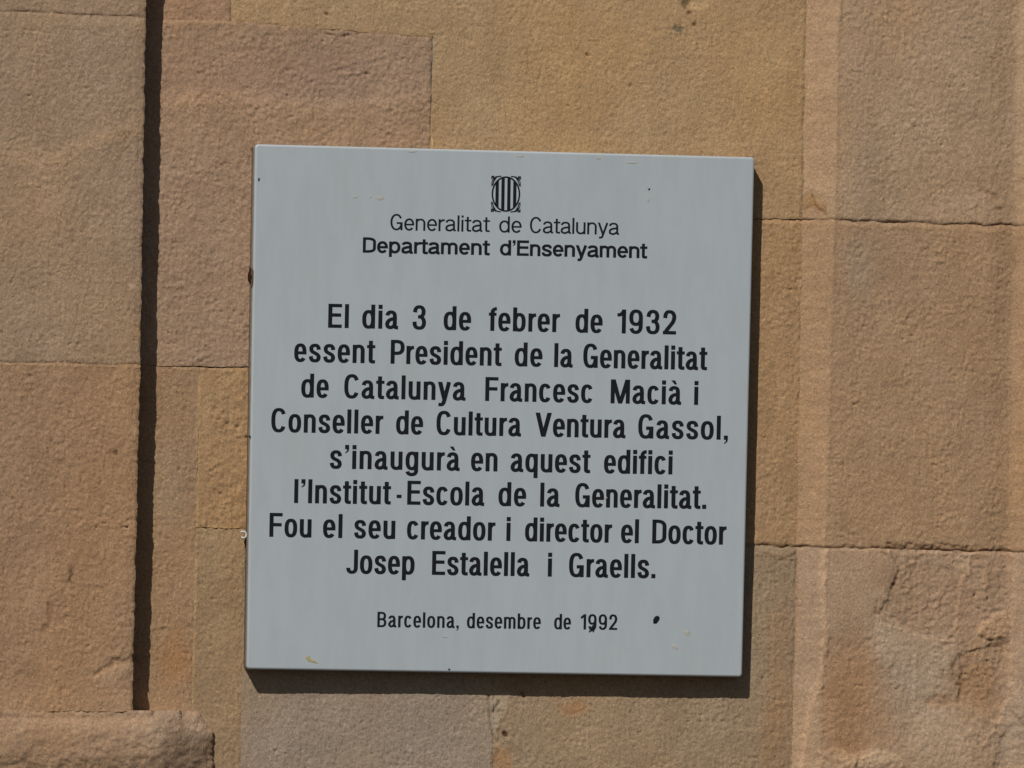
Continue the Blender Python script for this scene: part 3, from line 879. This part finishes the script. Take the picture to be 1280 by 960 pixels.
        S([(R, H), (R, yc)] + A(m, yc, (R - L) / 2, yc - bot, 0, -176, 2.5))
    elif ch == 'M':
        pen.vbar(L, 0, H); pen.vbar(R, 0, H)
        d = 2.35 * hx
        pen.poly([(0, H), (d, H), (m + d * 0.42, 0), (m - d * 0.42, 0)]); pen.poly([(w - d, H), (w, H), (m + d * 0.42, 0), (m - d * 0.42, 0)])
    elif ch == 'V':
        d = 2.25 * hx
        pen.poly([(0, H), (d, H), (m + d * 0.48, 0), (m - d * 0.48, 0)]); pen.poly([(w - d, H), (w, H), (m + d * 0.48, 0), (m - d * 0.48, 0)])
    elif ch == 'y':
        d = 2.2 * hx
        pen.poly([(0, X), (d, X), (m + d * 0.50, 0.6 * k), (m - d * 0.42, 0)])
        S([(w - d * 0.5, X), (m + 0.2 * k, 0.0)] + spline([(m - 0.2 * k, -1.2 * k), (m - 1.4 * k, -4.2 * k), (m - 3.4 * k, -5.6 * k), (m - 7.2 * k, -5.4 * k)], 5))
    elif ch == '1':
        pen.vbar(R, 0, H)
        S(spline([(0, H - 6.9 * k), (3.6 * k * W, H - 6.5 * k), (6 * k * W, H - 4.8 * k), (R, H - 1.6 * k)], 5))
    elif ch == '9':
        S(A(m, H - 10 * k, (R - L) / 2, 10 * k - hy + os_, 0, 360, 2.4, 40), True)
        S([(R, H - 10 * k), (R, 12 * k)] + A(m, 10 * k, (R - L) / 2, 10 * k - bot, 0, -160, 2.3))
    elif ch == '3':
        pts = [(.03, .74), (.10, .89), (.28, .98), (.52, 1), (.78, .96), (.93, .84), (.93, .70), (.82, .59), (.60, .535), (.36, .53)]
        S(spline([(L + (R - L) * a, bot + (H - hy + os_ - bot) * b) for a, b in pts], 5))
        pts = [(.36, .53), (.64, .525), (.88, .45), (1, .30), (.96, .13), (.78, .025), (.5, 0), (.22, .03), (.05, .14), (0, .30)]
        S(spline([(L + (R - L) * a, bot + (H - hy + os_ - bot) * b) for a, b in pts], 5))
    elif ch == '2':
        pts = [(.02, .70), (.06, .86), (.24, .98), (.52, 1), (.80, .96), (.98, .82), (.98, .68), (.86, .52), (.55, .33), (.2, .13), (.06, .0)]
        S(spline([(L + (R - L) * a, bot + (H - hy + os_ - bot) * b) for a, b in pts], 5)); pen.hbar(0.2 * k, w, hy)
    elif ch == '.': pen.poly([(0, 0), (w, 0), (w, 2.1 * hx), (0, 2.1 * hx)])
    elif ch in ",'":
        y0 = 0 if ch == ',' else H - 2.1 * hx
        pen.poly([(0, y0), (w, y0), (w, y0 + 2.1 * hx), (0, y0 + 2.1 * hx)])
        pen.poly([(w * 0.52, y0 + 0.5), (w, y0 + 0.5), (w * 0.88, y0 - 2.6 * k), (w * 0.1, y0 - 5.4 * k), (w * 0.05, y0 - 3.9 * k), (w * 0.45, y0 - 2.3 * k)])
    elif ch == '-': pen.hbar(0, w, 10.2 * k)
    return w

def add_polys(acc, polys, M2, lift):
    """M2 maps glyph units to photo pixels"""
    V, F_ = acc
    for p in polys:
        h = TH + 0.00012 + 0.000012 * (len(F_) % 7)
        if p[0] == 'poly':
            q_ = M2(p[1]); b = len(V)
            V.extend([(x, y, h) for x, y in q_]); F_.append(tuple(range(b, b + len(q_))))
        else:
            l, r, closed = M2(p[1]), M2(p[2]), p[3]
            b = len(V); n = len(l)
            V.extend([(x, y, h) for x, y in l]); V.extend([(x, y, h) for x, y in r])
            for i in range(n if closed else n - 1):
                j = (i + 1) % n
                F_.append((b + i, b + n + i, b + n + j, b + j))

def finish(name, acc, mat, label=None):
    V, F_ = acc
    a = np.array(V)
    W3 = P(a[:, 0], a[:, 1], a[:, 2])
    o = mesh(name, W3, F_, mat, plaque)
    b_ = bmesh.new(); b_.from_mesh(o.data)
    for f in b_.faces:
        f.normal_update()
        if f.normal.y > 0: f.normal_flip()
    b_.to_mesh(o.data); b_.free()
    if label: o['label'] = label
    return o

# cap height, x height, half stem, half bar, width factor, (x, baseline y) at two places, words with left and right edges
COND = (30.0, 22.8, 2.55, 2.12, 1.0)
SMALL = (19.2, 14.6, 1.55, 1.28, 0.62)
TEXT = [
    ((20.2, 14.9, 1.28, 1.12, 0.85), (490, 287.6, 770, 293.6), [('Generalitat', 487.8, 612.2), ('de', 623.8, 651.9), ('Catalunya', 662.2, 773.8)]),
    ((19.3, 14.7, 1.85, 1.62, 0.96), (455, 315.8, 805, 322.8), [('Departament', 453.4, 612.2), ("d'Ensenyament", 624.7, 809.0)]),
    (COND, (410, 409.6, 844, 418.1), [('El', 410, 435.8), ('dia', 452.5, 497.6), ('3', 515.3, 532.6), ('de', 554.3, 588.7), ('febrer', 610.6, 699.7), ('de', 719.1, 753.1), ('1932', 771.3, 845)]),
    (COND, (448, 453.8, 880, 462.6), [('essent', 367.5, 468.8), ('President', 488.1, 626.9), ('de', 643.1, 677.9), ('la', 692.5, 715.8), ('Generalitat', 728.8, 883.8)]),
    (COND, (390, 497.0, 870, 506.2), [('de', 376.3, 410.7), ('Catalunya', 430, 581.9), ('Francesc', 606.3, 741.1), ('Macià', 763.1, 851.4), ('i', 867.5, 872)]),
    (COND, (382, 540.8, 898, 549.6), [('Conseller', 338.8, 478.8), ('de', 494.8, 528.7), ('Cultura', 545.3, 651.2), ('Ventura', 668.8, 781.8), ('Gassol,', 797.5, 909.8)]),
    (COND, (445, 586.3, 823, 592.8), [("s'inaugurà", 412, 574.5), ('en', 588.5, 621.7), ('aquest', 638, 737.8), ('edifici', 754.7, 840.4)]),
    (COND, (370, 628.8, 870, 636.0), [("l'Institut", 367.5, 488.5), ('-', 495.6, 501.9), ('Escola', 508.8, 605.2), ('de', 622.8, 657.5), ('la', 675, 699.4), ('Generalitat.', 718.7, 882.7)]),
    (COND, (338, 671.0, 900, 680.8), [('Fou', 336.5, 389.2), ('el', 403.5, 427.8), ('seu', 442.3, 493.9), ('creador', 508.5, 619), ('i', 632.8, 637.4), ('director', 656, 764.8), ('el', 776, 798.4), ('Doctor', 815, 907.8)]),
    (COND, (545, 718.6, 790, 722.4), [('Josep', 432.5, 518), ('Estalella', 539.8, 661.6), ('i', 684.6, 689.2), ('Graells.', 711, 819.2)]),
    (SMALL, (473, 783.9, 770, 787.4), [('Barcelona,', 471.5, 573.4), ('desembre', 583.5, 675.9), ('de', 692.5, 713.6), ('1992', 725.7, 771.4)]),
]
LEAN = -0.0205                                     # a plaque vertical leans this much in the photo
for (H, X, hx, hy, W), (xa, ya, xb, yb), words in TEXT:
    sl = (yb - ya) / (xb - xa)
    for word, x0, x1 in words:
        acc = ([], [])
        k = H / 30.0
        adv = 0; pos = []
        for i, ch in enumerate(word):
            w_ = WID[ch] * W
            if ch in "liI.,'": w_ = 2 * hx
            if i: adv += (BEAR[word[i - 1]][1] + BEAR[ch][0]) * (W if W < 1 else 1)
            pos.append(adv); adv += w_
        n = len(word)
        extra = (x1 - x0) - adv
        # spare width: part widens the letters, the rest is tracking
        wf = W
        if n > 1:
            wf = W * (1 + 0.5 * extra / adv)
            adv = 0; pos = []
            for i, ch in enumerate(word):
                w_ = 2 * hx if ch in "liI.,'" else WID[ch] * wf
                if i: adv += (BEAR[word[i - 1]][1] + BEAR[ch][0]) * (W if W < 1 else 1)
                pos.append(adv); adv += w_
            tr = ((x1 - x0) - adv) / (n - 1)
        else: tr = 0
        for i, ch in enumerate(word):
            pen = Pen(wf, H, X, hx, hy)
            glyph(ch, pen)
            ox = x0 + pos[i] + tr * i
            def M2(g, ox=ox):
                xx = ox + g[:, 0]
                return np.stack([xx - LEAN * 0 + g[:, 1] * (-LEAN), ya + (xx - xa) * sl - g[:, 1]], -1)
            add_polys(acc, pen.polys, M2, 0)
        finish('printed_word', acc, INK)

# ---- emblem: oval shield of four bars in a ring, leaf sprigs filling the corners
def emblem():
    acc = ([], [])
    pen = Pen(1, 30, 22, 0.62, 0.62)
    ex, ey, rx, ry = 632.4, 242.6, 16.9, 21.2
    oval = lambda a, b, n=56: arc(0, 0, a, b, 0, 360, 2.0, n)
    p = Pen(1, 30, 22, 1.02, 1.02); p.stroke(oval(rx, ry), True); pen.polys += p.polys
    for bx in (-11.0, -3.7, 3.7, 11.0):
        hw = 2.05
        y0 = (ry - 0.4) * math.sqrt(1 - ((abs(bx) + hw) / rx) ** 2)
        y1 = (ry - 0.4) * math.sqrt(1 - (max(abs(bx) - hw, 0) / rx) ** 2)
        a, b = (y1, y0) if bx > 0 else (y0, y1)
        pen.poly([(bx - hw, -a), (bx + hw, -b), (bx + hw, b), (bx - hw, a)])
    for sx in (-1, 1):
        for sy in (-1, 1):
            def s(pts, w_=0.5):
                q_ = Pen(1, 30, 22, w_, w_); q_.stroke([(sx * a, sy * b) for a, b in pts]); pen.polys.extend(q_.polys)
            s(spline([(6, 22.3), (11.5, 21.2), (15.0, 16.6), (16.9, 10.5)]), 0.75)
            s(spline([(17.9, 9.5), (17.6, 15), (15.2, 19), (11.8, 22.2)]), 0.5)
            s(spline([(13.4, 17.4), (15.2, 19.4), (18.2, 22.2)]), 0.55)
            s([(14.6, 22.1), (18.3, 22.1)], 0.5); s([(18.1, 18.3), (18.1, 22.3)], 0.5)
            s(spline([(12.2, 22.2), (14.2, 20.6), (16.2, 21.4)]), 0.42); s(spline([(17.6, 16.4), (16.4, 18.2), (17.4, 20)]), 0.42)
    def M2(g):
        return np.stack([ex + g[:, 0] + 0.015 * g[:, 1], ey + g[:, 0] * 0.02 - g[:, 1]], -1)
    add_polys(acc, pen.polys, M2, 0)
    finish('emblem', acc, INK, 'black oval shield with four upright bars')
emblem()

# ---- marks on the plaque
def splat(name, mat, cx, cy, rx, ry, rot, seed, h=TH + 0.0002, n=22, irr=0.3):
    a = np.linspace(0, 2 * math.pi, n, endpoint=False)
    r = 1 + irr * noise(np.cos(a) * 2.2 + seed * 5.1, np.sin(a) * 2.2 + seed, 33) * 2
    x = rx * r * np.cos(a); y = ry * r * np.sin(a)
    X = cx + x * math.cos(rot) - y * math.sin(rot); Y = cy + x * math.sin(rot) + y * math.cos(rot)
    top = P(X, Y, np.full(n, h)); low = P(cx + (X - cx) * 1.15, cy + (Y - cy) * 1.15, np.full(n, h - 0.00012))
    c = P([cx], [cy], h + 0.0001)
    V = np.concatenate([top, low, c])
    F_ = [(i, (i + 1) % n, 2 * n) for i in range(n)] + [(i + n, (i + 1) % n + n, (i + 1) % n, i) for i in range(n)]
    o = mesh(name, V, F_, mat, plaque, True)
    b_ = bmesh.new(); b_.from_mesh(o.data)
    for f in b_.faces:
        if f.normal.y > 0: f.normal_flip()
    b_.to_mesh(o.data); b_.free()
    return o
splat('paint_blot', INK, 820.2, 774.4, 2.9, 4.6, 0.55, 1, h=TH + 0.0008, irr=0.1)
splat('paint_blot', INK, 739.8, 786.4, 3.2, 3.2, 0.0, 2, h=TH + 0.0006, irr=0.5)
splat('paint_blot', INK, 742.2, 783.5, 1.6, 2.4, 0.3, 3, h=TH + 0.0006)
splat('paint_blot', SPOT, 561.5, 836.8, 1.3, 1.0, 0, 4)
splat('paint_blot', SPOT, 811.6, 236.6, 1.2, 1.2, 0, 5)
splat('paint_blot', SPOT, 312.0, 545.5, 1.2, 1.5, 0, 6)
splat('paint_blot', SPOT, 323.6, 224.5, 1.0, 2.0, 0, 7)
splat('yellow_stain', YELLOW, 386.5, 824.5, 3.4, 2.0, 0.9, 8, irr=0.6)
splat('yellow_stain', YELLOW, 391.8, 827.0, 4.6, 1.7, 0.45, 9, irr=0.7)
PALEY = flat('faint_yellow_stain', (0.42, 0.41, 0.36), 0.7, 0.1, 0.08, 400)
for i, (cx, cy, rx, ry, ro) in enumerate([(475.5, 247.6, 4.2, 2.2, 0.1), (443.5, 246.2, 2.4, 1.4, 0.1), (463, 246, 1.6, 1, 0), (859, 790.5, 3.0, 3.0, 0.4),
                                         (843.5, 808.5, 4.0, 2.2, 0.5), (810.5, 250.0, 1.2, 2.2, 0), (790, 203.4, 6, 1.1, 0.03),
                                         (515, 189.5, 5, 1.0, 0.03), (650, 195.4, 4, 1.0, 0.03), (748, 197.6, 2.5, 1.6, 0.0), (556, 796, 3, 0.9, 0.3)]):
    splat('yellow_stain', PALEY, cx, cy, rx, ry, ro, 20 + i, irr=0.3)
CHIP_GREY = flat('paint_chip', (0.36, 0.36, 0.35), 0.5, 0.3, 0.05)  # grey chip in the black lettering
splat('lettering_chip', CHIP_GREY, 757.6, 622.2, 1.3, 1.2, 0.2, 41, h=TH + 0.0005)

# ---- rusty fixing pin on the left edge, white plastic plug below it
def blob(name, mat, cx, cy, h, rx, rz, ry, irr=0.25, seed=0, nu=14, nv=8):
    c = P([cx], [cy], h)[0]
    V = []; F_ = []
    for j in range(nv + 1):
        th = math.pi * j / nv
        for i in range(nu):
            a = 2 * math.pi * i / nu
            k = 1 + irr * float(noise(np.array([a * 1.3 + seed]), np.array([th * 2.0]), 55)[0])
            V.append((c[0] + rx * k * math.sin(th) * math.cos(a), c[1] + ry * k * math.sin(th) * math.sin(a), c[2] + rz * k * math.cos(th)))
    for j in range(nv):
        for i in range(nu):
            F_.append((j * nu + i, j * nu + (i + 1) % nu, (j + 1) * nu + (i + 1) % nu, (j + 1) * nu + i))
    return mesh(name, V, F_, mat, plaque, True)
blob('rusty_pin', RUST, 312.6, 345.0, 0.0215, 0.0026, 0.0088, 0.0055, 0.4, 1)
RUST2 = flat('rust_stain', (0.15, 0.08, 0.05), 0.9, 0.1, 0.3, 400)
splat('rust_stain', RUST2, 315.0, 346, 1.3, 9.5, 0.02, 51, irr=0.3)
# plug: small open clip of two prongs
def tube(name, mat, pts, r, parent, n=8):
    p = np.array(pts); V = []; F_ = []
    for k in range(len(p)):
        t = p[min(k + 1, len(p) - 1)] - p[max(k - 1, 0)]; t /= np.linalg.norm(t)
        a = np.cross(t, [0, 1, 0.01]); a /= np.linalg.norm(a); b = np.cross(t, a)
        for i in range(n):
            an = 2 * math.pi * i / n
            V.append(p[k] + r * (math.cos(an) * a + math.sin(an) * b))
    for k in range(len(p) - 1):
        for i in range(n):
            F_.append((k * n + i, k * n + (i + 1) % n, (k + 1) * n + (i + 1) % n, (k + 1) * n + i))
    F_.append(tuple(range(n))[::-1]); F_.append(tuple(range((len(p) - 1) * n, len(p) * n)))
    return mesh(name, V, F_, mat, parent, True)
hh = 0.010
clip = [P([x], [y], h_)[0] for x, y, h_ in ((300.5, 665.5, hh), (302.5, 664.4, hh), (306, 664.6, hh), (308, 667, hh), (307.6, 671, hh), (304.5, 672.6, hh), (301.5, 671.6, hh))]
tube('plastic_clip', PALE, clip, 0.0011, plaque)
blob('clip_socket', SPOT, 307.4, 677.5, 0.004, 0.0022, 0.0040, 0.004, 0.3, 3)
